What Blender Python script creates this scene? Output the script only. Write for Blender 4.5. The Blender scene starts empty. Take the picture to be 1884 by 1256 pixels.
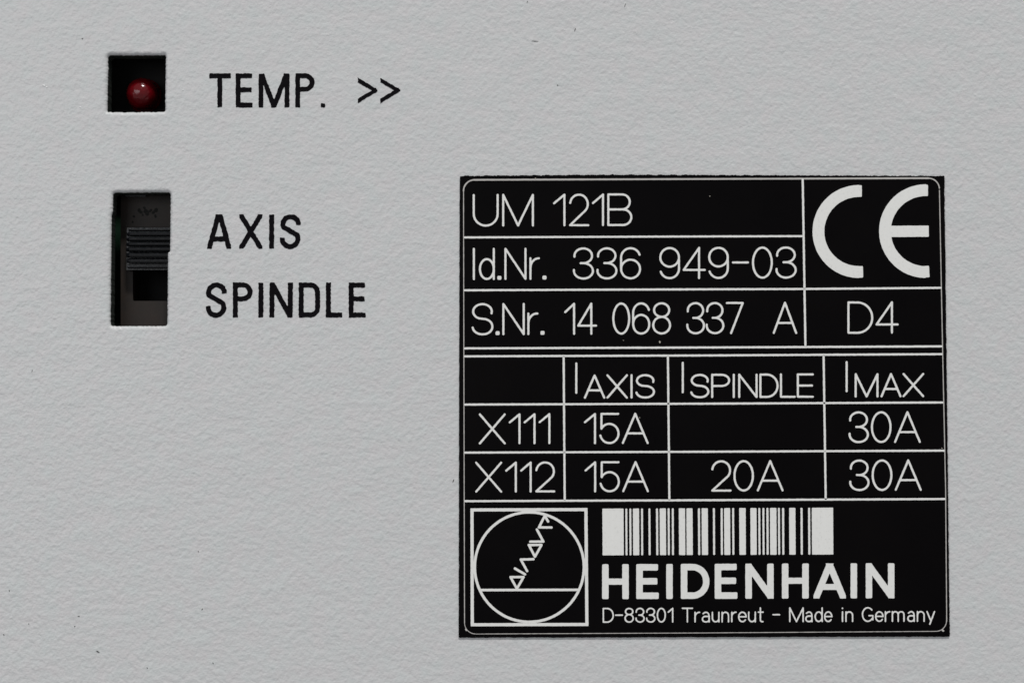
import bpy, math, random
import numpy as np
from mathutils import Vector, Matrix, noise
from mathutils.geometry import tessellate_polygon

random.seed(7); np.random.seed(7)
sc = bpy.context.scene
sc.unit_settings.scale_length = 0.01            # one unit = one centimetre
C = sc.collection

# ------------------------------------------------------------------ camera
W, H, F = 1884.0, 1256.0, 3140.0                # size and focal length of the photograph in its own pixels
S = 0.005                                       # centimetres of panel per pixel at the middle of the frame
TILT = math.radians(2.6)                        # the camera looks slightly upward at the vertical panel
DIST = F * S
fwd = Vector((0, math.cos(TILT), math.sin(TILT)))
upv = Vector((0, -math.sin(TILT), math.cos(TILT)))
rgt = Vector((1, 0, 0))
CAM = -fwd * DIST
cd = bpy.data.cameras.new('camera'); cam = bpy.data.objects.new('camera', cd); C.objects.link(cam)
cam.location = CAM
cam.rotation_euler = (math.radians(90) + TILT, 0, 0)
cd.sensor_width = 36; cd.lens = 36 * F / W
cd.clip_start = 0.5; cd.clip_end = 500
sc.camera = cam

# ------------------------------------------------------------------ light (room light falling on the panel from above)
wd = bpy.data.worlds.new('World'); sc.world = wd; wd.use_nodes = True
wb = wd.node_tree.nodes['Background']
wb.inputs[0].default_value = (0.97, 0.985, 1.0, 1); wb.inputs[1].default_value = 0.24

def area(name, loc, size, power, col, target=(0, 0, 0)):
    l = bpy.data.lights.new(name, 'AREA'); l.shape = 'RECTANGLE'; l.size = size[0]; l.size_y = size[1]
    l.energy = power; l.color = col
    o = bpy.data.objects.new(name, l); C.objects.link(o); o.location = loc
    o.rotation_euler = (Vector(target) - Vector(loc)).to_track_quat('-Z', 'Y').to_euler()
    return o
area('ceiling_lamp', (34, -124, 204), (24, 24), 405000, (1.0, 0.985, 0.955))
area('window_light', (-120, -200, 30), (130, 100), 98000, (0.94, 0.97, 1.0))
sc.view_settings.view_transform = 'Standard'; sc.view_settings.look = 'None'
sc.view_settings.exposure = 0.06; sc.view_settings.gamma = 1

# ------------------------------------------------------------------ helpers
def at(px, py, w=0.0):
    """point on the plane w pixels in front of the panel face that the photograph shows at px, py"""
    d = rgt * (px - W / 2) - upv * (py - H / 2) + fwd * F
    t = (-w * S - CAM.y) / d.y
    return CAM + d * t

def put(name, verts, faces, mat, parent=None, smooth=False, kind=None, label=None):
    me = bpy.data.meshes.new(name); me.from_pydata([tuple(v) for v in verts], [], faces); me.update()
    if mat: me.materials.append(mat)
    if smooth: me.polygons.foreach_set('use_smooth', [True] * len(me.polygons))
    o = bpy.data.objects.new(name, me); C.objects.link(o)
    if parent: o.parent = parent
    if kind: o['kind'] = kind
    if label: o['label'] = label
    return o

def thing(name, label, cat, loc=(0, 0, 0)):
    o = bpy.data.objects.new(name, None); C.objects.link(o); o.empty_display_size = 0.3
    o['label'] = label; o['category'] = cat
    return o

# ------------------------------------------------------------------ materials
def mat(name, col, rough=0.5, spec=0.5, metal=0.0):
    m = bpy.data.materials.new(name); m.use_nodes = True
    b = m.node_tree.nodes['Principled BSDF']
    b.inputs['Base Color'].default_value = (*col, 1); b.inputs['Roughness'].default_value = rough
    b.inputs['Specular IOR Level'].default_value = spec; b.inputs['Metallic'].default_value = metal
    return m, m.node_tree, b

def N(nt, t, **kw):
    n = nt.nodes.new(t)
    for k, v in kw.items(): setattr(n, k, v)
    return n

def mth(nt, op, a, b=None, clamp=False):
    n = N(nt, 'ShaderNodeMath', operation=op); n.use_clamp = clamp
    for i, x in enumerate((a, b)):
        if x is None: continue
        if isinstance(x, (int, float)): n.inputs[i].default_value = x
        else: nt.links.new(x, n.inputs[i])
    return n.outputs[0]

def noise_tex(nt, vec, scale, detail=2, rough=0.5, dist=0.0):
    n = N(nt, 'ShaderNodeTexNoise'); nt.links.new(vec, n.inputs['Vector'])
    n.inputs['Scale'].default_value = scale; n.inputs['Detail'].default_value = detail
    n.inputs['Roughness'].default_value = rough; n.inputs['Distortion'].default_value = dist
    return n

def powder_bump(nt, strength=1.0):
    """the leathery relief of a textured powder coat; world positions so that sheet and ink share it"""
    g = N(nt, 'ShaderNodeNewGeometry').outputs['Position']
    n1 = noise_tex(nt, g, 17.0, 2.0, 0.5, 0.15).outputs[0]
    n2 = noise_tex(nt, g, 31.0, 1.0, 0.5, 0.0).outputs[0]
    n3 = noise_tex(nt, g, 3.2, 1.0, 0.5).outputs[0]
    h = mth(nt, 'ADD', mth(nt, 'MULTIPLY', n1, 0.0118), mth(nt, 'MULTIPLY', n2, 0.0050))
    h = mth(nt, 'ADD', h, mth(nt, 'MULTIPLY', n3, 0.012))
    b = N(nt, 'ShaderNodeBump'); b.inputs['Strength'].default_value = strength
    b.inputs['Distance'].default_value = 1.0
    nt.links.new(h, b.inputs['Height'])
    return b.outputs[0], g, n1

def mixc(nt, fac, a, b, blend='MIX'):
    n = N(nt, 'ShaderNodeMix', data_type='RGBA', blend_type=blend)
    for i, x in ((0, fac), (6, a), (7, b)):
        if isinstance(x, (int, float)): n.inputs[i].default_value = x
        elif isinstance(x, tuple): n.inputs[i].default_value = (*x, 1)
        else: nt.links.new(x, n.inputs[i])
    return n.outputs[2]

PAINT, nt, b = mat('powder_paint', (0.55, 0.57, 0.565), 0.38, 0.35)
nrm, g, n1 = powder_bump(nt, 0.74)
nt.links.new(nrm, b.inputs['Normal'])
v = noise_tex(nt, g, 6.5, 3, 0.6)                                  # faint greenish and pinkish mottle of the paint
c = mixc(nt, mth(nt, 'MULTIPLY', mth(nt, 'SUBTRACT', v.outputs[0], 0.35), 3.0, True), (0.632, 0.620, 0.630), (0.604, 0.628, 0.632))
v2 = noise_tex(nt, g, 40.0, 2, 0.6)
c = mixc(nt, mth(nt, 'MULTIPLY', v2.outputs[0], 0.10), c, (0.50, 0.50, 0.51))
vo = N(nt, 'ShaderNodeTexVoronoi'); vo.inputs['Scale'].default_value = 1.7; nt.links.new(g, vo.inputs['Vector'])
sp = mth(nt, 'LESS_THAN', vo.outputs['Distance'], 0.007)           # sparse dirt specks
c = mixc(nt, mth(nt, 'MULTIPLY', sp, 0.55), c, (0.12, 0.12, 0.11))
nt.links.new(c, b.inputs['Base Color'])

INK, nt, b = mat('screen_print_ink', (0.0025, 0.0016, 0.003), 0.5, 0.07)
nrm, g, n1 = powder_bump(nt, 0.5); nt.links.new(nrm, b.inputs['Normal'])

BLACK, nt, b = mat('label_black', (0.0032, 0.003, 0.0036), 0.42, 0.05)
g = N(nt, 'ShaderNodeNewGeometry').outputs['Position']
v = noise_tex(nt, g, 1.1, 4, 0.6)
nt.links.new(mixc(nt, v.outputs[0], (0.0010, 0.0008, 0.0014), (0.0040, 0.0032, 0.0033)), b.inputs['Base Color'])
bn = N(nt, 'ShaderNodeBump'); bn.inputs['Strength'].default_value = 0.15; bn.inputs['Distance'].default_value = 1
nt.links.new(mth(nt, 'MULTIPLY', noise_tex(nt, g, 20, 3, 0.5).outputs[0], 0.006), bn.inputs['Height'])
nt.links.new(bn.outputs[0], b.inputs['Normal'])

WHITE, nt, b = mat('label_white_print', (0.76, 0.76, 0.73), 0.5, 0.3)
g = N(nt, 'ShaderNodeNewGeometry').outputs['Position']
mp = N(nt, 'ShaderNodeMapping'); mp.inputs['Scale'].default_value = (42, 1, 4); nt.links.new(g, mp.inputs[0])
st = noise_tex(nt, mp.outputs[0], 1.0, 2, 0.6)                     # faint vertical laser hatching
sk = noise_tex(nt, g, 45.0, 3, 0.7)
c = mixc(nt, mth(nt, 'MULTIPLY', st.outputs[0], 0.30), (0.85, 0.845, 0.825), (0.67, 0.675, 0.665))
c = mixc(nt, mth(nt, 'MULTIPLY', mth(nt, 'SUBTRACT', sk.outputs[0], 0.56), 2.5, True), c, (0.55, 0.54, 0.53))
nt.links.new(c, b.inputs['Base Color'])
WLINE = mat('label_grey_frame', (0.50, 0.48, 0.46), 0.5, 0.3)[0]
EDGE = mat('label_cut_edge', (0.008, 0.007, 0.010), 0.6, 0.1)[0]

PCB, nt, b = mat('green_circuit_board', (0.005, 0.026, 0.013), 0.4)
STEEL = mat('bare_steel', (0.20, 0.20, 0.20), 0.45, 0.5, 0.6)[0]
CUT = mat('punched_raw_edge', (0.028, 0.034, 0.030), 0.5, 0.3)[0]
HOUSE, nt, b = mat('dark_brown_plastic', (0.038, 0.033, 0.030), 0.55, 0.35)
g = N(nt, 'ShaderNodeNewGeometry').outputs['Position']
v = noise_tex(nt, g, 9, 4, 0.6)
nt.links.new(mixc(nt, v.outputs[0], (0.009, 0.008, 0.007), (0.028, 0.017, 0.012)), b.inputs['Base Color'])
SLIDE, nt, b = mat('black_slider_plastic', (0.004, 0.0045, 0.006), 0.40, 0.5)
g = N(nt, 'ShaderNodeNewGeometry').outputs['Position']
v = noise_tex(nt, g, 30, 3, 0.6)
bn = N(nt, 'ShaderNodeBump'); bn.inputs['Strength'].default_value = 0.6; bn.inputs['Distance'].default_value = 1
nt.links.new(mth(nt, 'MULTIPLY', v.outputs[0], 0.003), bn.inputs['Height']); nt.links.new(bn.outputs[0], b.inputs['Normal'])
nt.links.new(mth(nt, 'ADD', mth(nt, 'MULTIPLY', v.outputs[0], 0.30), 0.10), b.inputs['Roughness'])
VOID = mat('black_plastic', (0.004, 0.004, 0.004), 0.7, 0.2)[0]
CREST = mat('highlight_plastic', (0.030, 0.036, 0.040), 0.35, 0.5)[0]  # lighter tone that paints thin highlights onto the slider ridges
WORN = mat('worn_moulding', (0.010, 0.010, 0.009), 0.7, 0.2)[0]
GREYP = mat('glint_grey', (0.04, 0.04, 0.045), 0.4, 0.5)[0]
LENS, nt, b = mat('red_lens', (0.17, 0.003, 0.007), 0.20, 0.5)
b.inputs['Transmission Weight'].default_value = 0.3; b.inputs['IOR'].default_value = 1.5
g = N(nt, 'ShaderNodeNewGeometry').outputs['Position']
bn = N(nt, 'ShaderNodeBump'); bn.inputs['Strength'].default_value = 0.5; bn.inputs['Distance'].default_value = 1
nt.links.new(mth(nt, 'MULTIPLY', noise_tex(nt, g, 13, 2, 0.6).outputs[0], 0.022), bn.inputs['Height']); nt.links.new(bn.outputs[0], b.inputs['Normal'])
SPECK = mat('dark_dust', (0.05, 0.05, 0.048), 0.9, 0.1)[0]
PALEW = mat('white_fleck', (0.9, 0.9, 0.9), 0.3, 0.5)[0]
PALE = mat('pale_dust', (0.45, 0.42, 0.36), 0.9, 0.1)[0]

# ------------------------------------------------------------------ flat print: distance field -> clean outline mesh
class Print:
    """strokes collected in photo pixels of the flat sheet, merged and cut out as one sheet of ink"""
    def __init__(s): s.p = []
    def seg(s, a, b, h, cap='round', r=0.4, clip=None):
        s.p.append(('seg', a, b, h, cap, r, clip)); return s
    def line(s, pts, h, clip=None):
        for a, b in zip(pts[:-1], pts[1:]): s.seg(a, b, h, 'round', clip=clip)
        return s
    def flat(s, pts, h, r=1.0, ext=True, clip=None):
        pts = [tuple(q_) for q_ in pts]
        if len(pts) > 4:                                           # keep both ends square: no joint nearer to an end than the stroke is wide
            k0 = [q_ for q_ in pts[1:-1] if math.dist(q_, pts[0]) > h * 1.02 and math.dist(q_, pts[-1]) > h * 1.02]
            pts = [pts[0]] + k0 + [pts[-1]]
        n = len(pts)
        for i in range(n - 1):
            a = np.array(pts[i], float); b = np.array(pts[i + 1], float); d = (b - a) / max(1e-6, np.linalg.norm(b - a))
            if ext and i == 0: a = a - d * h
            if ext and i == n - 2: b = b + d * h
            s.seg(tuple(a), tuple(b), h, 'box', r, clip)
            if i: s.seg(pts[i], pts[i], h, 'round', clip=clip)
        return s
    def box(s, x0, x1, y0, y1, r=0.8, skew=0.0):
        s.seg(((x0 + x1) / 2, y0), ((x0 + x1) / 2 + skew, y1), (x1 - x0) / 2, 'box', r); return s
    def ring(s, c, R, h, xmax):
        s.p.append(('ring', c, R, h, xmax)); return s
    def build(s, name, m, parent, w, step=1.0, jit=0.3, jscale=0.22, label=None):
        xs = []; ys = []
        def bb(p):
            if p[0] == 'seg':
                e = p[3] + 2
                return (min(p[1][0], p[2][0]) - e, max(p[1][0], p[2][0]) + e, min(p[1][1], p[2][1]) - e, max(p[1][1], p[2][1]) + e)
            e = p[2] + p[3] + 2
            return (p[1][0] - e, p[1][0] + e, p[1][1] - e, p[1][1] + e)
        B = [bb(p) for p in s.p]
        x0 = min(q[0] for q in B) - 2; x1 = max(q[1] for q in B) + 2; y0 = min(q[2] for q in B) - 2; y1 = max(q[3] for q in B) + 2
        nx = int((x1 - x0) / step) + 2; ny = int((y1 - y0) / step) + 2
        D = np.full((ny, nx), 9.0)
        for p, q in zip(s.p, B):
            i0 = max(0, int((q[0] - x0) / step)); i1 = min(nx, int((q[1] - x0) / step) + 2)
            j0 = max(0, int((q[2] - y0) / step)); j1 = min(ny, int((q[3] - y0) / step) + 2)
            X, Y = np.meshgrid(x0 + np.arange(i0, i1) * step, y0 + np.arange(j0, j1) * step)
            if p[0] == 'seg':
                _, a, b, h, cap, r, clip = p
                dx, dy = b[0] - a[0], b[1] - a[1]; L = math.hypot(dx, dy)
                if cap == 'round' or L < 1e-6:
                    if L < 1e-6: d = np.hypot(X - a[0], Y - a[1]) - h
                    else:
                        t = np.clip(((X - a[0]) * dx + (Y - a[1]) * dy) / (L * L), 0, 1)
                        d = np.hypot(X - a[0] - t * dx, Y - a[1] - t * dy) - h
                else:
                    ux, uy = dx / L, dy / L; cx, cy = (a[0] + b[0]) / 2, (a[1] + b[1]) / 2
                    u = np.abs((X - cx) * ux + (Y - cy) * uy) - L / 2 + r
                    v = np.abs(-(X - cx) * uy + (Y - cy) * ux) - h + r
                    d = np.hypot(np.maximum(u, 0), np.maximum(v, 0)) + np.minimum(np.maximum(u, v), 0) - r
                if clip:
                    cx0, cx1, cy0, cy1 = clip
                    d = np.maximum(d, np.maximum(np.maximum(cx0 - X, X - cx1), np.maximum(cy0 - Y, Y - cy1)))
            else:
                _, c, R, h, xmax = p
                d = np.maximum(np.abs(np.hypot(X - c[0], Y - c[1]) - R) - h, X - xmax)
            D[j0:j1, i0:i1] = np.minimum(D[j0:j1, i0:i1], d)
        if jit:
            k = step * jscale
            rn = np.random.rand(int(ny * k) + 4, int(nx * k) + 4) * 2 - 1
            jj = np.arange(ny) * k; ii = np.arange(nx) * k
            J = jj.astype(int); I = ii.astype(int); fj = (jj - J)[:, None]; fi = (ii - I)[None, :]
            nn = (rn[J][:, I] * (1 - fj) * (1 - fi) + rn[J + 1][:, I] * fj * (1 - fi) + rn[J][:, I + 1] * (1 - fj) * fi + rn[J + 1][:, I + 1] * fj * fi)
            D = D + nn * jit
        if m is INK: D -= 0.32
        inside = D < 0
        anyc = inside[:-1, :-1] | inside[:-1, 1:] | inside[1:, :-1] | inside[1:, 1:]
        verts = []; idx = {}; faces = []
        def vert(key, x, y):
            k = idx.get(key)
            if k is None:
                k = idx[key] = len(verts); verts.append(at(x0 + x * step, y0 + y * step, w))
            return k
        for j, i in zip(*np.nonzero(anyc)):
            cs = ((i, j), (i, j + 1), (i + 1, j + 1), (i + 1, j)); f = []
            for q in range(4):
                (ax, ay), (bx, by) = cs[q], cs[(q + 1) % 4]
                da, db = D[ay, ax], D[by, bx]
                if da < 0: f.append(vert((ax, ay), ax, ay))
                if (da < 0) != (db < 0):
                    t = da / (da - db)
                    f.append(vert(((ax, ay), (bx, by)) if (ax, ay) < (bx, by) else ((bx, by), (ax, ay)), ax + (bx - ax) * t, ay + (by - ay) * t))
            if len(f) > 2: faces.append(f)
        return put(name, verts, faces, m, parent, label=label)

def arc(cx, cy, rx, ry, a0, a1, n=14):
    return [(cx + rx * math.cos(math.radians(a0 + (a1 - a0) * i / n)), cy + ry * math.sin(math.radians(a0 + (a1 - a0) * i / n))) for i in range(n + 1)]

def rot180(pl): return [[(1 - x, 1 - y) for x, y in p] for p in pl]
six = [arc(.5, .69, .5, .31, 18, 180) + arc(.5, .31, .5, .31, 180, 540, 26)]
X_ = .70                                                          # x height
GL = {
 'U': [[(0, 1)] + arc(.5, .38, .5, .38, 180, 360) + [(1, 1)]],
 'M': [[(0, 0), (0, 1), (.5, 0), (1, 1), (1, 0)]],
 '1': [[(0, .72), (1, 1), (1, 0)]],
 '2': [arc(.5, .69, .48, .31, 173, -38) + [(.02, 0), (1, 0)]],
 'B': [[(0, .51), (0, 1)] + arc(.60, .755, .33, .245, 90, -90) + [(0, .51)], [(0, .51), (.62, .51)] + arc(.64, .255, .36, .255, 90, -90) + [(0, 0), (0, .51)]],
 'I': [[(.5, 0), (.5, 1)]],
 'd': [[(1, 1), (1, 0)], arc(.5, .33, .5, .33, 0, 360, 24)],
 'N': [[(0, 0), (0, 1), (1, 0), (1, 1)]],
 'r': [[(0, 0), (0, .68)], arc(.95, .36, .95, .32, 180, 88, 10)],
 '3': [arc(.49, .755, .46, .245, 187, -90, 20) + [(.36, .51)], [(.49, .51)] + arc(.5, .255, .5, .255, 90, -187, 20)],
 '6': six, '9': rot180(six),
 '4': [[(.73, 0), (.73, 1), (0, .27), (1, .27)]],
 '-': [[(0, .51), (1, .51)]],
 '0': [arc(.5, .5, .5, .5, 0, 360, 32)],
 'S': [arc(.5, .755, .47, .245, -14, 248, 20) + arc(.53, .255, .47, .255, 78, -90, 16) + arc(.48, .255, .48, .255, -90, -172, 8)],
 '8': [arc(.5, .775, .45, .225, 0, 360, 26), arc(.5, .275, .5, .275, 0, 360, 28)],
 '7': [[(0, 1), (1, 1), (.26, 0)]],
 'A': [[(0, 0), (.5, 1), (1, 0)], [(.165, .33), (.835, .33)]],
 'D': [[(0, 0), (0, 1), (.38, 1)] + arc(.38, .5, .62, .5, 90, -90, 20) + [(0, 0)]],
 'X': [[(0, 0), (1, 1)], [(0, 1), (1, 0)]],
 'P': [[(0, 0), (0, 1), (.55, 1)] + arc(.55, .75, .45, .25, 90, -90) + [(0, .5)]],
 'L': [[(0, 1), (0, 0), (1, 0)]],
 'E': [[(1, 1), (0, 1), (0, 0), (1, 0)], [(0, .5), (.94, .5)]],
 '5': [[(.98, 1), (.07, 1), (.07, .49)] + arc(.5, .33, .5, .33, 150, -168, 24)],
 'T': [[(0, 1), (1, 1)], [(.5, 1), (.5, 0)]],
 'a': [[(.1, .60)] + arc(.52, .45, .45, .25, 125, 0, 8) + [(1, 0)], [(1, .40), (.42, .40)] + arc(.42, .20, .42, .20, 90, 270, 10) + [(.6, 0)] + arc(.6, .22, .4, .22, -90, 0, 6)],
 'u': [[(0, X_), (0, .28)] + arc(.5, .28, .5, .28, 180, 360, 12), [(1, X_), (1, 0)]],
 'n': [[(0, 0), (0, X_)], arc(.5, X_ - .26, .5, .26, 180, 0, 12) + [(1, 0)]],
 'm': [[(0, 0), (0, X_)], arc(.25, X_ - .22, .25, .22, 180, 0, 10) + [(.5, 0)], arc(.75, X_ - .22, .25, .22, 180, 0, 10) + [(1, 0)]],
 'e': [[(0, .36), (1, .36)], arc(.5, .35, .5, .35, 0, 322, 22)],
 't': [[(.42, 1), (.42, .14)] + arc(.74, .14, .32, .14, 180, 270, 5) + [(.95, 0)], [(0, X_), (1, X_)]],
 'i': [[(.5, 0), (.5, X_)], [(.5, .95), (.5, .97)]],
 'G': [arc(.5, .5, .5, .5, 42, 360 - 38, 24) + [(.97, .12), (.97, .42), (.62, .42)]],
 'y': [[(0, X_), (.52, .02)], [(1, X_), (.38, -.22)]],
 'r_small': [[(0, 0), (0, X_)], arc(.95, .36, .95, X_ - .36, 180, 88, 10)],
 'd_small': [[(1, 1), (1, 0)], arc(.5, .35, .5, .35, 0, 360, 24)],
}
def glyph(P, ch, xa, xb, top, bot, h):
    for pl in GL[ch]:
        P.line([(xa + x * (xb - xa), bot + (top - bot) * y) for x, y in pl], h)

SL = -0.0046
def row(words, top, bot, xref, h, name, parent, label, step=0.9):
    """every printed word is a part of its own"""
    for items in split(words, 12.0 if h > 1.6 else 8.5):
        P = Print()
        for it in items:
            ch, xa, xb = it[:3]; dy = ((xa + xb) / 2 - xref) * SL
            if ch == '.':
                P.box(xa - 3.7, xa + 3.7, bot - 5.6 + dy, bot + 1.6 + dy, 2.2)
            else: glyph(P, ch, xa, xb, (it[3] if len(it) > 3 else top) + dy, (it[4] if len(it) > 4 else bot) + dy, h)
        P.build(name, WHITE, parent, LW, step, 0.22, 0.45, label)
def split(items, gap=12.0):
    out = [[items[0]]]
    for a, b in zip(items[:-1], items[1:]):
        if b[1] - a[2] > gap or len(a) > 3: out.append([])
        out[-1].append(b)
    return out

# ------------------------------------------------------------------ front panel with its two punched openings
THICK = 36.0
panel = thing('front_panel', 'light grey textured powder coated metal panel with two punched openings and black lettering', 'panel')

def rounded(pts_r, step=1.3):
    """closed outline through (x, y, radius) corners, sampled evenly"""
    out = []; n = len(pts_r)
    for i in range(n):
        p0 = Vector(pts_r[i - 1][:2]); p = Vector(pts_r[i][:2]); p1 = Vector(pts_r[(i + 1) % n][:2]); r = pts_r[i][2]
        a = (p0 - p); b = (p1 - p); la, lb = a.length, b.length; a.normalize(); b.normalize()
        r = min(r, la / 2.2, lb / 2.2)
        s, e = p + a * r, p + b * r
        for k in range(5):
            t = k / 4; q = s * (1 - t) ** 2 + p * 2 * t * (1 - t) + e * t * t; out.append(q)
    res = []
    for i in range(len(out)):
        a, b = out[i], out[(i + 1) % len(out)]; L = (b - a).length; m = max(1, int(L / step))
        if L < 1e-3: continue
        for k in range(m): res.append(a.lerp(b, k / m))
    return res

def normals(o):
    n = len(o); res = []
    for i in range(n):
        t = o[(i + 2) % n] - o[i - 2]; t.normalize(); res.append(Vector((t.y, -t.x)))
    return res

def wobble(o, amp, sc_=0.3, seed=0, amp2=0):
    nn = normals(o); res = []
    for i, (p, q) in enumerate(zip(o, nn)):
        j = noise.noise(Vector((p.x * sc_, p.y * sc_, seed))) * amp + noise.noise(Vector((p.x * 0.045, p.y * 0.045, seed + 9))) * amp2
        res.append(p + q * j)
    return res

hole_led = wobble(rounded([(197.8, 101.3, 5), (304.2, 101.0, 3), (302.8, 205.6, 4), (196.6, 206.0, 4)]), 1.0, 0.25, 1)
hole_sw = wobble(rounded([(207.0, 354, 7), (313.2, 353.6, 6), (311.8, 462, 6), (308.0, 464, 2), (307.0, 599.4, 7), (202.2, 599.6, 7),
                          (203.6, 462, 3), (204.2, 396, 4), (206.6, 388, 4)]), 0.8, 0.25, 2)
def sign_area(o): return sum(o[i - 1].x * o[i].y - o[i].x * o[i - 1].y for i in range(len(o)))
def build_panel():
    X0, X1, Y0, Y1 = -1900, 3800, -1500, 2900
    verts = []; faces = []; bev = 6.0
    outer = rounded([(X0, Y0, 30), (X1, Y0, 30), (X1, Y1, 30), (X0, Y1, 30)], 400)
    loops = []
    def loop(o, w):
        st = len(verts)
        for p in o:
            v = at(p.x, p.y, 0); verts.append(Vector((v.x, -w * S, v.z)))
        return list(range(st, st + len(o)))
    def bridge(a, b, flip=False):
        n = len(a)
        for i in range(n):
            q = (a[i], a[(i + 1) % n], b[(i + 1) % n], b[i]); faces.append(q[::-1] if flip else q)
    fronts = []; walls = []
    for o, hole in ((outer, False), (hole_led, True), (hole_sw, True)):
        nn = normals(o); s = 1 if sign_area(o) > 0 else -1
        s = s if hole else -s
        prev = None
        for k in range(8):
            a = math.pi / 2 * k / 7
            off = bev * 1.25 * (1 - math.sin(a))
            w = -bev * (1 - math.cos(a))
            L = loop([p + q * s * off for p, q in zip(o, nn)], w)
            if prev: bridge(prev, L)
            else: fronts.append((L, [p + q * s * off for p, q in zip(o, nn)]))
            prev = L
        st = len(faces); Lb = loop(o, -THICK); bridge(prev, Lb); walls += list(range(st, len(faces)))
    tri = tessellate_polygon([[Vector((p.x, p.y, 0)) for p in f[1]] for f in fronts])
    ids = [i for f in fronts for i in f[0]]
    nb = len(faces)
    for t in tri: faces.append(tuple(ids[i] for i in t))
    o = put('panel_sheet', verts, faces, PAINT, panel)
    import bmesh
    bm = bmesh.new(); bm.from_mesh(o.data); bmesh.ops.recalc_face_normals(bm, faces=bm.faces); bm.to_mesh(o.data); bm.free()
    me = o.data
    me.polygons.foreach_set('use_smooth', [False] * len(me.polygons))
    fl = [len(p.vertices) == 4 for p in me.polygons]; me.polygons.foreach_set('use_smooth', fl)
    me.materials.append(CUT)
    for i in walls: me.polygons[i].material_index = 1
    # keep the flat face flat: split it from the rounded lip by marking the big edges sharp
    return o
build_panel()

def boxmesh(x0, x1, y0, y1, w0, w1, ref=None):
    """box by photo position at its front (w1), square to the panel"""
    a = at(x0, y0, w1); c = at(x1, y1, w1)
    ya, yb = -w0 * S, -w1 * S
    v = [(a.x, yb, a.z), (c.x, yb, a.z), (c.x, yb, c.z), (a.x, yb, c.z), (a.x, ya, a.z), (c.x, ya, a.z), (c.x, ya, c.z), (a.x, ya, c.z)]
    f = [(0, 3, 2, 1), (4, 5, 6, 7), (0, 1, 5, 4), (1, 2, 6, 5), (2, 3, 7, 6), (3, 0, 4, 7)]
    return v, f

# the closed case behind the sheet, open only where the sheet closes it
cv, cf = boxmesh(-1700, 3600, -1400, 2800, -900, -38)
put('case_shell', cv, [f for i, f in enumerate(cf) if i != 0], VOID, panel)

BK = 0.5
def black_word(glyphs, name, label, h, jit=0.7):
    P = Print()
    for fn in glyphs: fn(P)
    P.build(name, INK, panel, BK, 1.0, jit, 0.33, label)

def far(p, q_, e=.12):
    dx, dy = (q_[0] - p[0]) * e, (q_[1] - p[1]) * e
    return [(p[0] - dx, p[1] - dy), (q_[0] + dx, q_[1] + dy)]

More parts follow.
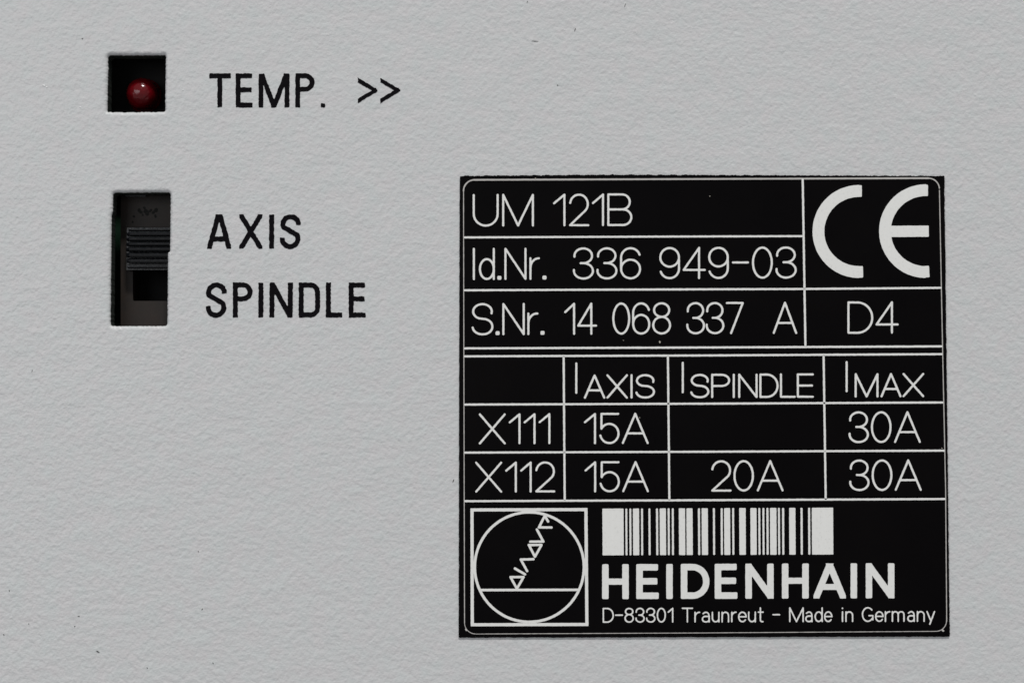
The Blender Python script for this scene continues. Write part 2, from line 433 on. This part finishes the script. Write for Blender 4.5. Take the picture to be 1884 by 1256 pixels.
def bl(ch, x0, x1, y0, y1, h, mid=None, r=0.8, o={}):
    """one condensed black or bold white capital by its outer box"""
    xa, xb, t, b = x0 + h, x1 - h, y0 + h, y1 - h; clip = (x0, x1, y0, y1)
    m = mid if mid else (t + b) / 2
    def f(P):
        F_ = lambda pts, c=None: P.flat(pts, h, r, True, c)
        if ch == 'T': F_([(xa, t), (xb, t)]); xm = o.get('stem', (xa + xb) / 2); F_([(xm, t), (xm, b)])
        elif ch in 'EL':
            F_([(xa, t), (xa, b)]); F_([(xa, b), (xb, b)])
            if ch == 'E': F_([(xa, t), (xb - o.get('top', 1), t)]); F_([(xa, m), (xb - o.get('midcut', 2), m)])
        elif ch == 'I': F_([(xa, t), (xa, b)])
        elif ch == 'H': F_([(xa, t), (xa, b)]); F_([(xb, t), (xb, b)]); P.seg((xa, m), (xb, m), o.get('bar', h), 'box', r)
        elif ch == 'M':
            F_([(xa, t), (xa, b)]); F_([(xb, t), (xb, b)]); xm = (xa + xb) / 2
            for x, s in ((xa, 1), (xb, -1)): F_(far((x + s * 2.5, t), (xm - s * .8, b)), clip)
        elif ch == 'N':
            F_([(xa, t), (xa, b)]); F_([(xb, t), (xb, b)]); k = o.get('in', 2.0); F_(far((xa + k, t), (xb - k, b)), clip)
        elif ch == 'P':
            F_([(xa, t), (xa, b)]); ry = (m - t) / 2; rx = min(ry * 1.05, (xb - xa) * .75)
            P.flat([(xa, t), (xb - rx, t)] + [(xb - rx + rx * math.sin(a), t + ry - ry * math.cos(a)) for a in np.linspace(0, math.pi, 16)] + [(xa, m)], h, r, True)
        elif ch == 'D':
            F_([(xa, t), (xa, b)]); ry = o.get('ry', 14); rx = o.get('rx', 13)
            pts = [(xa, t), (xb - rx, t)] + [(xb - rx + rx * math.sin(a), t + ry - ry * math.cos(a)) for a in np.linspace(0, math.pi / 2, 12)]
            pts += [(xb - rx + rx * math.cos(a), b - ry + ry * math.sin(a)) for a in np.linspace(0, math.pi / 2, 12)] + [(xa, b)]
            P.flat(pts, h, r, True)
        elif ch == 'A':
            k = o.get('apex', 2.5); xm = (xa + xb) / 2; hk = o.get('slant', 0)
            P.flat(far((xa - hk + h * .12, b), (xm - k, t)), h, r, True, clip); P.flat(far((xb + hk - h * .12, b), (xm + k, t)), h, r, True, clip)
            q = (b - m) / (b - t); P.seg((xa + (xm - k - xa) * q, m), (xb - (xm - k - xa) * q, m), h * o.get('bar', 1), 'box', .5)
        elif ch == 'X':
            P.flat(far((xa + .5, t), (xb - .5, b)), h, r, True, clip); P.flat(far((xb - .5, t), (xa + .5, b)), h, r, True, clip)
        elif ch == 'S':
            xm = (xa + xb) / 2; rx = (xb - xa) / 2; hh = b - t; r1 = hh * .235; r2 = hh * .26
            pts = [(xm + rx * math.cos(math.radians(a)), t + r1 * 1.05 - r1 * 1.05 * math.sin(math.radians(a))) for a in np.linspace(-8, 205, 22)]
            pts += [(xm - 1 + rx * math.cos(math.radians(a)), b - r2 - r2 * math.sin(math.radians(a))) for a in np.linspace(32, -188, 24)]
            P.flat(pts, h, r, False)
        elif ch == '.': P.box(x0, x1, y0, y1, 1.2)
    return f

h = 4.1
black_word([bl('T', 385.5, 424.5, 135.6, 197.4, h, o={'stem': 404.4}), bl('E', 433.9, 464.5, 135.6, 197.6, h, 165.4),
            bl('M', 476.0, 532.2, 135.8, 197.6, h), bl('P', 543.7, 578.3, 135.6, 197.6, h, 164.4), bl('.', 590.8, 597.9, 190.6, 197.8, h)],
           'printed_word', 'black printed word TEMP. beside the square opening', h)
def chev(dx):
    def f(P):
        P.flat([(656.0 + dx, 145.8), (690.2 + dx, 166.7)], 3.3, .4, True, (658.6 + dx, 700 + dx, 140, 195))
        P.flat([(656.0 + dx, 187.6), (690.2 + dx, 166.7)], 3.3, .4, True, (658.6 + dx, 700 + dx, 140, 195))
    return f
black_word([chev(0), chev(41.5)], 'printed_symbol', 'two black printed arrowheads pointing right', 3)
h = 4.3
black_word([bl('A', 381.2, 425.3, 394.8, 457.2, h, 439.8, o={'apex': 2.6}), bl('X', 440.3, 482.4, 394.8, 457.2, h),
            bl('I', 495.4, 504.4, 394.8, 457.2, h), bl('S', 516.1, 553.3, 394.4, 457.8, h)],
           'printed_word', 'black printed word AXIS beside the upper half of the slot', h)
black_word([bl('S', 379.6, 417.0, 519.8, 583.8, h), bl('P', 428.6, 464.5, 519.6, 583.6, h, 549.4), bl('I', 475.8, 485.2, 520, 583.6, h),
            bl('N', 496.1, 538.5, 520, 583.6, h), bl('D', 549.8, 588.6, 520, 583.6, h), bl('L', 599.9, 629.2, 520, 583.6, h),
            bl('E', 641.8, 672.4, 520, 583.6, h, 549.6)],
           'printed_word', 'black printed word SPINDLE beside the lower half of the slot', h)

def flecks(name, lst, m, parent, w, label):
    verts = []; faces = []
    for x, y, L, a, t in lst:
        n = 6; st = len(verts); ca, sa = math.cos(math.radians(a)), math.sin(math.radians(a)); bend = random.uniform(-.25, .25)
        top = []; bot = []
        for i in range(n + 1):
            u = (i / n - .5) * L; k = bend * (u * u / max(L, 1)) ; ww = t * (0.35 + 0.65 * math.sin(math.pi * i / n)) * random.uniform(.75, 1.1)
            for sgn, arr in ((1, top), (-1, bot)):
                yy = k + sgn * ww; arr.append(len(verts)); verts.append(at(x + u * ca - yy * sa, y + u * sa + yy * ca, w))
        for i in range(n): faces.append((top[i], bot[i], bot[i + 1], top[i + 1]))
    return put(name, verts, faces, m, parent, kind='stuff', label=label)
fl = [(151.5, 71.5, 4, 20, 1.2), (59, 682, 8, -80, .7), (180, 1198, 9, 25, 1.5), (137.5, 1151.5, 3, 0, 1.4), (984, 76, 17, 5, .9), (1058, 55, 8, -75, 1.1),
      (834, 884, 9, -70, 1.2), (17, 1086, 4, 60, 1.3), (53, 1147, 3, 60, 1.1), (145, 1133, 6, 10, 1), (7, 1167, 4, 70, 1.3), (372, 1120, 5, -50, 1),
      (271, 1228, 4, 30, 1.1), (365, 1014, 3, 60, 1.1), (392, 1219, 4, 50, 1.0), (1026, 157, 4, 10, 1.3), (970, 4, 5, -70, 1), (1150, 10, 10, -70, .7),
      (1851, 16, 5, 70, 1), (1810, 1071, 3, 30, 1.3), (99, 128, 5, 75, .8), (80.5, 466, 5, 80, .8), (318, 512, 3, 60, 1.1), (501, 449, 6, 50, 1),
      (245, 1238, 14, 8, .9), (1846, 1193, 3, 0, 1.1), (470, 905, 4, 40, 1), (1300, 1215, 5, 20, .9), (760, 1180, 4, 60, 1), (1770, 620, 4, 50, .9), (640, 1010, 3, 10, 1.1)]
fl = [(a, b_, c * .75, d, e * .65) for a, b_, c, d, e in fl[:18]]
flecks('dust_speck', fl, SPECK, panel, 0.8, 'tiny dark specks and fibres of dust scattered over the grey paint')

# ------------------------------------------------------------------ black rating label
LT = 2.6; LW = LT + 0.45
plate = thing('rating_label', 'square black adhesive rating label with white table, logo and barcode', 'label')
ol = rounded([(846.0, 323.6, 1.5), (1100, 321.6, .5), (1300, 322.0, .5), (1737.4, 323.8, 1.5), (1741.5, 640, .5), (1747.5, 1170.4, 1.5), (1300, 1171.4, .5), (844.0, 1172.2, 1.5), (845, 640, .5)], 1.6)
res = []
for p, q in zip(ol, normals(ol)):
    topedge = p.y < 330; a = 1.5 if topedge else 0.7
    j = noise.noise(Vector((p.x * .09, p.y * .09, 4))) * a + noise.noise(Vector((p.x * .35, p.y * .35, 14))) * a * .8
    res.append(p + q * j)
n = len(res)
verts = [at(p.x, p.y, LT) for p in res]; verts += [Vector((v.x, -0.05 * S, v.z)) for v in verts]
tri = tessellate_polygon([[Vector((p.x, p.y, 0)) for p in res]])
def upward(f):
    a, b, c = (verts[i] for i in f[:3]); return f if (b - a).cross(c - a).y < 0 else f[::-1]
bk = put('label_sheet', verts, [upward(tuple(t)) for t in tri], BLACK, plate)
sd = put('label_edge', verts, [(i, (i + 1) % n, (i + 1) % n + n, i + n) for i in range(n)], EDGE, plate)

# thin frame with rounded corners
P = Print()
def q(c, r, a0, a1): return [(c[0] + r * math.cos(math.radians(a)), c[1] + r * math.sin(math.radians(a))) for a in np.linspace(a0, a1, 10)]
P.line([(872, 331.0), (1300, 329.4), (1708, 327.9)], 1.6)
P.line(q((1708.4, 348), 20, -90, -4), 1.1)
P.line([(1728.4, 350), (1734.2, 640), (1739.8, 900), (1741.8, 1142)], .85)
P.line(q((1722, 1141), 19.5, 0, 88), .75)
P.line([(1722, 1160.5), (1300, 1163.4), (876, 1165.4)], .65)
P.line(q((875, 1145), 20.3, 90, 178), .6)
P.line([(854.7, 1146), (854.0, 900), (853.4, 640), (852.8, 352)], .8)
P.line(q((873, 351.2), 20.2, 180, 268), 1.3)
P.seg((1734, 1158.6), (1735.5, 1159.5), 1.8); P.seg((857.2, 1156.8), (858, 1158.5), 1.6)
P.build('border_line', WLINE, plate, LW - .15, 0.9, 0.16, 0.3, 'thin pale frame line with rounded corners near the label edge')

def rule(pts, h=1.9):
    P = Print(); P.flat(pts, h, .4, False); P.build('ruled_line', WHITE, plate, LW, 1.0, 0.25, 0.4)
rule([(853.5, 436.8), (1160, 435.5), (1477, 434.4)], 1.8)
rule([(853.5, 533.9), (1160, 532.6), (1477, 531.5), (1732.5, 529.4)])
rule([(853.8, 640.6), (1290, 639.1), (1733.8, 636.9)])
rule([(853.8, 655.3), (1290, 653.7), (1734, 651.2)])
rule([(854, 743.9), (1290, 742.3), (1735.5, 740.0)])
rule([(854.2, 832.2), (1290, 830.6), (1738, 828.5)])
rule([(854.4, 921.4), (1290, 919.6), (1739.5, 917.4)])
rule([(1476.8, 329), (1481.9, 638)])
rule([(1037.0, 654.5), (1039.0, 921)])
rule([(1228.8, 654), (1231.6, 920)])
rule([(1515.3, 653), (1519.2, 918.6)])

h = 1.88
row([('U', 871.6, 915.6), ('M', 925.8, 980.4), ('1', 1019.4, 1038.4), ('2', 1048.2, 1082.2), ('1', 1091, 1109.4), ('B', 1119.2, 1161.6)],
    358.9, 415.1, 893, h, 'printed_text', plate, 'thin white device type designation in the top row')
row([('I', 871.8, 871.8), ('d', 882.9, 908.5), ('.', 918.8, 918.8), ('N', 929.9, 966.8), ('r', 975.9, 991.8), ('.', 1001.7, 1001.7),
     ('3', 1055.8, 1091), ('3', 1099.2, 1134.2), ('6', 1142.7, 1177.6), ('9', 1214.8, 1249.2), ('4', 1257.8, 1296.6), ('9', 1304.7, 1339),
     ('-', 1348.4, 1376), ('0', 1385.3, 1420), ('3', 1428.6, 1464)],
    457.8, 513.2, 893, h, 'printed_text', plate, 'thin white identity number in the second row')
row([('S', 869.4, 906), ('.', 915.5, 915.5), ('N', 926.1, 963.6), ('r', 972.1, 988.8), ('.', 998.1, 998.1), ('1', 1039.8, 1056.2), ('4', 1063.9, 1096.8),
     ('0', 1128.4, 1157.6), ('6', 1164.9, 1194.6), ('8', 1201.8, 1232.8), ('3', 1264.4, 1295.2), ('3', 1300.1, 1330.8), ('7', 1337.4, 1366.6), ('A', 1423.6, 1464.8)],
    559.3, 614.7, 893, h, 'printed_text', plate, 'thin white serial number in the third row')
row([('D', 1561, 1604.8), ('4', 1612.8, 1651.4)], 556.2, 611.9, 1600, h, 'printed_text', plate, 'thin white code D4 in the box under the conformity mark')
row([('I', 1060.3, 1060.3, 668, 721.9), ('A', 1076.1, 1111.7), ('X', 1117.6, 1153.3), ('I', 1161.9, 1161.9), ('S', 1170.8, 1203.2)],
    690.2, 731.2, 1110, h, 'printed_text', plate, 'thin white column heading I AXIS')
row([('I', 1256.2, 1256.2, 666.9, 721.1), ('S', 1271.7, 1303.2), ('P', 1310.3, 1341.6), ('I', 1350, 1350), ('N', 1360, 1392), ('D', 1399, 1430.6), ('L', 1436.8, 1462.3), ('E', 1467.9, 1495.5)],
    689.3, 730.3, 1300, h, 'printed_text', plate, 'thin white column heading I SPINDLE')
row([('I', 1557.7, 1557.7, 665.7, 719.2), ('M', 1574.3, 1614.4), ('A', 1621.8, 1656.8), ('X', 1662.3, 1698.5)],
    688.0, 728.9, 1600, h, 'printed_text', plate, 'thin white column heading I MAX')
row([('X', 882.8, 928.6), ('1', 937.9, 955.8), ('1', 965.3, 983.4), ('1', 992.7, 1010.8)], 761.7, 814.9, 950, h, 'printed_text', plate, 'thin white row name X111')
row([('1', 1076.2, 1094.7), ('5', 1104.2, 1138), ('A', 1145.9, 1191.6)], 761, 814.6, 1130, h, 'printed_text', plate, 'thin white value 15A in the row X111')
row([('3', 1563.0, 1596.8), ('0', 1604.2, 1638.4), ('A', 1646.8, 1692.3)], 758, 812.7, 1620, h, 'printed_text', plate, 'thin white value 30A in the row X111')
row([('X', 876.1, 922), ('1', 931.4, 949), ('1', 958.8, 976.3), ('2', 986, 1019.8)], 850.4, 903.6, 950, h, 'printed_text', plate, 'thin white row name X112')
row([('1', 1077.2, 1095), ('5', 1104.7, 1138.6), ('A', 1146.6, 1192)], 849.8, 903.2, 1130, h, 'printed_text', plate, 'thin white value 15A in the row X112')
row([('2', 1309.8, 1344), ('0', 1351.3, 1385.2), ('A', 1394.3, 1439.8)], 847.8, 901.8, 1360, h, 'printed_text', plate, 'thin white value 20A in the row X112')
row([('3', 1564.3, 1598), ('0', 1605.5, 1640), ('A', 1648, 1694)], 846.5, 900.8, 1620, h, 'printed_text', plate, 'thin white value 30A in the row X112')

# conformity mark
P = Print().ring((1580.2, 425.9), 74.4, 10.9, 1580.6)
P.seg((1578, 351.6), (1585.6, 351.6), 10.6, 'box', 1.2).seg((1578, 500.2), (1587.8, 500.0), 10.6, 'box', 1.2)
P.build('conformity_letter', WHITE, plate, LW, 1.0, .25, .3, 'broad white half ring letter C of the conformity mark')
P = Print().ring((1703.4, 425.2), 75.2, 10.8, 1703.8)
P.seg((1701, 350.4), (1707.3, 350.4), 10.4, 'box', 1.2).seg((1701, 499.8), (1709.8, 499.2), 10.6, 'box', 1.2)
P.seg((1634, 425.8), (1708.8, 425.3), 10.3, 'box', 1.2)
P.build('conformity_letter', WHITE, plate, LW, 1.0, .25, .3, 'broad white half ring letter E of the conformity mark')

# maker's emblem: square, circle, ground line and zigzag
P = Print()
for a, b_ in (((868.4, 937.4), (1078.0, 936.8)), ((1078.0, 936.8), (1079.8, 1147.9)), ((1079.8, 1147.9), (868.9, 1148.4)), ((868.9, 1148.4), (868.4, 937.4))):
    P.flat([a, b_], 2.9, .9, True)
emb = P.build('emblem_square', WHITE, plate, LW, 1.0, .22, .4, 'white outlined square of the emblem at lower left')
P = Print().line([(973.9 + 100.5 * math.cos(a), 1042.5 + 100.8 * math.sin(a)) for a in np.linspace(0, 2 * math.pi, 97)], 2.45)
P.build('emblem_circle', WHITE, emb, LW + .12, 1.0, .2, .4)
Print().line([(885.5, 1084.7), (1063, 1084.3)], 2.3).build('emblem_line', WHITE, emb, LW + .24, 1.0, .2, .4)
P = Print()
for pts in ([(1008.4, 958.8), (1002.4, 948.0), (991.5, 969.6), (1014.6, 969.7)], [(987.9, 973.5), (999.7, 995.6), (975.6, 995.8)],
            [(972.9, 1001.9), (996.3, 1001.8), (984.2, 1023.2), (972.9, 1001.9)], [(981.4, 1028.0), (958.2, 1028.6), (969.8, 1049.8)],
            [(947.3, 1045.0), (965.9, 1055.7)], [(939.3, 1060.9), (963.2, 1060.8), (951.0, 1082.3), (939.3, 1060.9)]):
    P.line(pts, 2.2)
P.build('emblem_zigzag', WHITE, emb, LW + .36, 0.9, .2, .4)

# barcode
bars = [(74, 235), (247, 263), (277, 293), (304, 352), (365, 381), (421, 437), (478, 495), (506, 554), (566, 582), (597, 613), (650, 699), (707, 755), (794, 811),
        (822, 870), (907, 923), (965, 982), (991, 1038), (1052, 1068), (1105, 1155), (1189, 1237), (1249, 1265), (1280, 1296), (1310, 1327), (1337, 1387),
        (1397, 1413), (1428, 1445), (1481, 1530), (1567, 1584), (1624, 1641), (1652, 1814)]
for a, b_ in bars:
    k = 1884 / 460; xa = 1090 + a / k + .2; xb = 1090 + b_ / k - .2; xm = (xa + xb) / 2
    Print().box(xa, xb, 935.1 - (xm - 1108) * .0042, 1020.9 - (xm - 1108) * .0036, 1.1, .5).build('barcode_bar', WHITE, plate, LW, 1.0, .22, .5)

# bold maker's name
P = Print(); h = 5.95
yy = lambda x: (1037.2 - (x - 1108) * .0037, 1101.4 - (x - 1108) * .0031)
def bw(ch, x0, x1, mid=None, o={}):
    a, b_ = yy((x0 + x1) / 2); bl(ch, x0, x1, a, b_, h, mid, 2.2, o)(P)
bw('H', 1107.8, 1156.8, 1069.2, {'bar': 5.6}); bw('E', 1170.6, 1212, 1068.5, {'top': 1.4, 'midcut': 2.6}); bw('I', 1225.8, 1238.4)
bw('D', 1252.6, 1305.2, None, {'rx': 25, 'ry': 25.5}); bw('E', 1315, 1356.8, 1067.6, {'top': 1.4, 'midcut': 2.4}); bw('N', 1371.4, 1423.4, None, {'in': 1.2})
bw('H', 1438.6, 1487.9, 1067.6, {'bar': 5.6}); bw('A', 1496.6, 1556.4, 1079, {'apex': 1.4, 'bar': .92}); bw('I', 1564.9, 1577.9); bw('N', 1592.8, 1645.6, None, {'in': 1.2})
P.build('printed_name', WHITE, plate, LW, 1.0, .25, .3, "bold white capitals of the maker's name under the barcode")

h = 1.3
T = [('D', 1110, 1128.2), ('-', 1132.9, 1144.9), ('8', 1150.1, 1165), ('3', 1170.1, 1185), ('3', 1189.7, 1204.8), ('0', 1209.5, 1224), ('1', 1229.6, 1237.6), ('T', 1255.5, 1273.8),
     ('r_small', 1278.8, 1287.4), ('a', 1292.4, 1304.8), ('u', 1310.7, 1322.6), ('n', 1328.7, 1340.4), ('r_small', 1346.4, 1354.4), ('e', 1359.1, 1372.7), ('u', 1377.5, 1389.6), ('t', 1395.4, 1403.9),
     ('-', 1422.3, 1434.2), ('M', 1453.1, 1477.6), ('a', 1482.6, 1494), ('d_small', 1499.8, 1512.6), ('e', 1517.3, 1530.4), ('i', 1550, 1550), ('n', 1556.5, 1568.6), ('G', 1586.8, 1606.4),
     ('e', 1611.1, 1624.6), ('r_small', 1629, 1636.9), ('m', 1641.9, 1663.2), ('a', 1670.4, 1682), ('n', 1688, 1700.2), ('y', 1705.6, 1719.3)]
SLs = SL; SL = -0.0031
row(T, 1118.6, 1143.6, 1115, h, 'printed_text', plate, 'small white address line along the bottom of the label', 0.7)
SL = SLs
flecks('pale_speck', [(81, 157, 5, 20, 1.4), (86, 160, 3, -40, 1.2), (148, 197, 4, 40, 1), (337, 165, 3, 10, .8), (497, 12, 3, 0, .8)], PALEW, panel, 0.8, 'a few tiny bright flecks on the grey paint')
flecks('dust_speck', [(1214, 629, 4.5, 80, 1.5), (1147, 626, 2, 10, .5), (1306, 361, 2, 0, .8), (1177, 768, 1.6, 0, .8), (985, 328.4, 2, 0, 1.3),
                      (1733, 824, 2.5, 40, .8)], PALE, plate, LW + .5,
       'few tiny pale specks of dust on the black label')

# ------------------------------------------------------------------ red indicator lamp in the square opening
led = thing('indicator_lamp', 'round dark red indicator lamp recessed in the square opening', 'lamp')
def lathe(cpx, cpy, wref, prof, seg=48):
    """profile of (radius px, w) turned about an axis square to the panel"""
    c = at(cpx, cpy, wref); verts = []; faces = []
    for r, w in prof:
        for k in range(seg):
            a = 2 * math.pi * k / seg; verts.append((c.x + r * S * math.cos(a), -w * S, c.z + r * S * math.sin(a)))
    for i in range(len(prof) - 1):
        for k in range(seg):
            q_ = (i * seg + k, i * seg + (k + 1) % seg, (i + 1) * seg + (k + 1) % seg, (i + 1) * seg + k); faces.append(q_)
    return verts, faces
R = 30.0
prof = [(R + 2.5, -82), (R + 2.5, -76), (R, -75)] + [(R * math.cos(a), -60 + R * 1.08 * math.sin(a)) for a in np.linspace(0, math.pi / 2 - .02, 14)]
v_, f_ = lathe(260.3, 171.6, -50, prof)
f_.append(tuple((len(prof) - 1) * 48 + k for k in range(48)))
put('lens', v_, [t for t in f_], LENS, led, True)
v_, f_ = lathe(260.3, 171.6, -50, [(0.1, -66), (7, -66), (11, -61), (12, -61), (12, -80), (0.1, -80)], 24)
put('reflector_cup', v_, f_, STEEL, led)
v_, f_ = boxmesh(150, 360, 60, 260, -170, -83)
put('holder', v_, f_, VOID, led)
v_, f_ = boxmesh(176, 189.5, 96, 215, -82.5, -44)       # side cheek of the holder close to the left wall of the opening
put('holder_cheek', v_, f_, VOID, led)

# ------------------------------------------------------------------ slide switch in the tall opening
sw = thing('slide_switch', 'black ridged slide switch set to its upper position in the tall slot', 'switch')
PW = -56
o_out = rounded([(222, 330, 2), (372, 330, 2), (372, 625, 2), (222, 625, 2)], 12)
o_in = rounded([(244.5, 418, 3), (350, 418, 3), (350, 553.5, 3), (244.5, 553.5, 3)], 8)
verts = [at(p.x, p.y, PW) for p in o_out] + [at(p.x, p.y, PW) for p in o_in]
nf = len(o_out); nh = len(o_in)
faces = [tuple(t) for t in tessellate_polygon([[Vector((p.x, p.y, 0)) for p in o_out], [Vector((p.x, p.y, 0)) for p in o_in]])]
b0 = len(verts)
dp = lambda v, w: Vector((v.x, -w * S, v.z))
verts += [dp(v, -112) for v in verts[:nf]] + [dp(v, -112) for v in verts[nf:nf + nh]]
faces += [(i, (i + 1) % nf, b0 + (i + 1) % nf, b0 + i) for i in range(nf)]
faces += [(nf + i, nf + (i + 1) % nh, b0 + nf + (i + 1) % nh, b0 + nf + i) for i in range(nh)]
put('switch_plate', verts, faces, HOUSE, sw)
v_, f_ = boxmesh(235, 365, 410, 565, -125, -113); put('contact_well', v_, f_, VOID, sw)
v_, f_ = boxmesh(231, 268, 358.0, 361.6, PW, PW + 8); put('glint_strip', v_, f_, GREYP, sw)  # lighter grey strip added to stand for a glint on the plate
P = Print()
for x, y, r_ in ((256, 386, 2.2), (258, 391, 1.6), (266, 383, 2), (269, 388, 3.2), (271, 394, 2.6), (278, 386, 2.2), (282, 391, 3), (285, 396, 1.8), (287, 385, 2.8), (246, 398, 1.8), (244, 409, 1.6), (263, 396, 1.5)):
    P.seg((x, y), (x + random.uniform(-3, 3), y + random.uniform(-2, 3)), r_)
P.build('moulded_mark', WORN, sw, PW + .6, 1.0, 1.2, .4)['kind'] = 'stuff'
# slider: body with eight rounded ridges
v_, f_ = boxmesh(233.5, 345, 419, 496.5, -105, -34); sl = put('slider', v_, f_, SLIDE, sw)
ys = [420.2, 425.3, 434.7, 444.0, 453.2, 463.2, 474.1, 484.2, 494.2]
for k in range(8):
    ya, yb = ys[k] + .6, ys[k + 1] - .4
    # shallow curve of the thumb rest: middle ridges stand lower than the ends
    top = (-24, -19, -17, -17, -17, -20, -24, -27)[k]
    xl = 233.6 - 2.2 * math.sin(math.pi * k / 7) if k else 236
    ring = []; m = 8
    a_ = at(xl, ya, top); c_ = at(342, yb, top); zc = (a_.z + c_.z) / 2; hz = (a_.z - c_.z) / 2
    verts = []; faces = []
    for x in (a_.x, a_.x + .03, c_.x):
        sh = .8 if x == a_.x else 1
        for i in range(m + 1):
            t = math.pi * i / m
            verts.append((x, -(-35 + (top + 35) * (abs(math.sin(t)) ** .38) * sh) * S, zc + hz * math.cos(t) * sh))
    for i in range(m):
        for r_ in range(2): faces.append((r_ * (m + 1) + i, r_ * (m + 1) + i + 1, (r_ + 1) * (m + 1) + i + 1, (r_ + 1) * (m + 1) + i))
    faces.append(tuple(range(m + 1)))
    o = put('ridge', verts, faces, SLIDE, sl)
    o.data.materials.append(CREST)                                  # highlight along the ridge's upper edge, painted as a lighter colour
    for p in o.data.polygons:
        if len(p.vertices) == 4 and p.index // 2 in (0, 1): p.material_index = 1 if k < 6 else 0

# ------------------------------------------------------------------ circuit board that carries both
v_, f_ = boxmesh(60, 620, -20, 760, -186, -172)
v2 = boxmesh(60, 620, -20, 760, -186, -172)
o = put('circuit_board', v_, f_, PCB); o['label'] = 'dark green circuit board glimpsed deep behind the left edge of the slot'; o['category'] = 'circuit board'
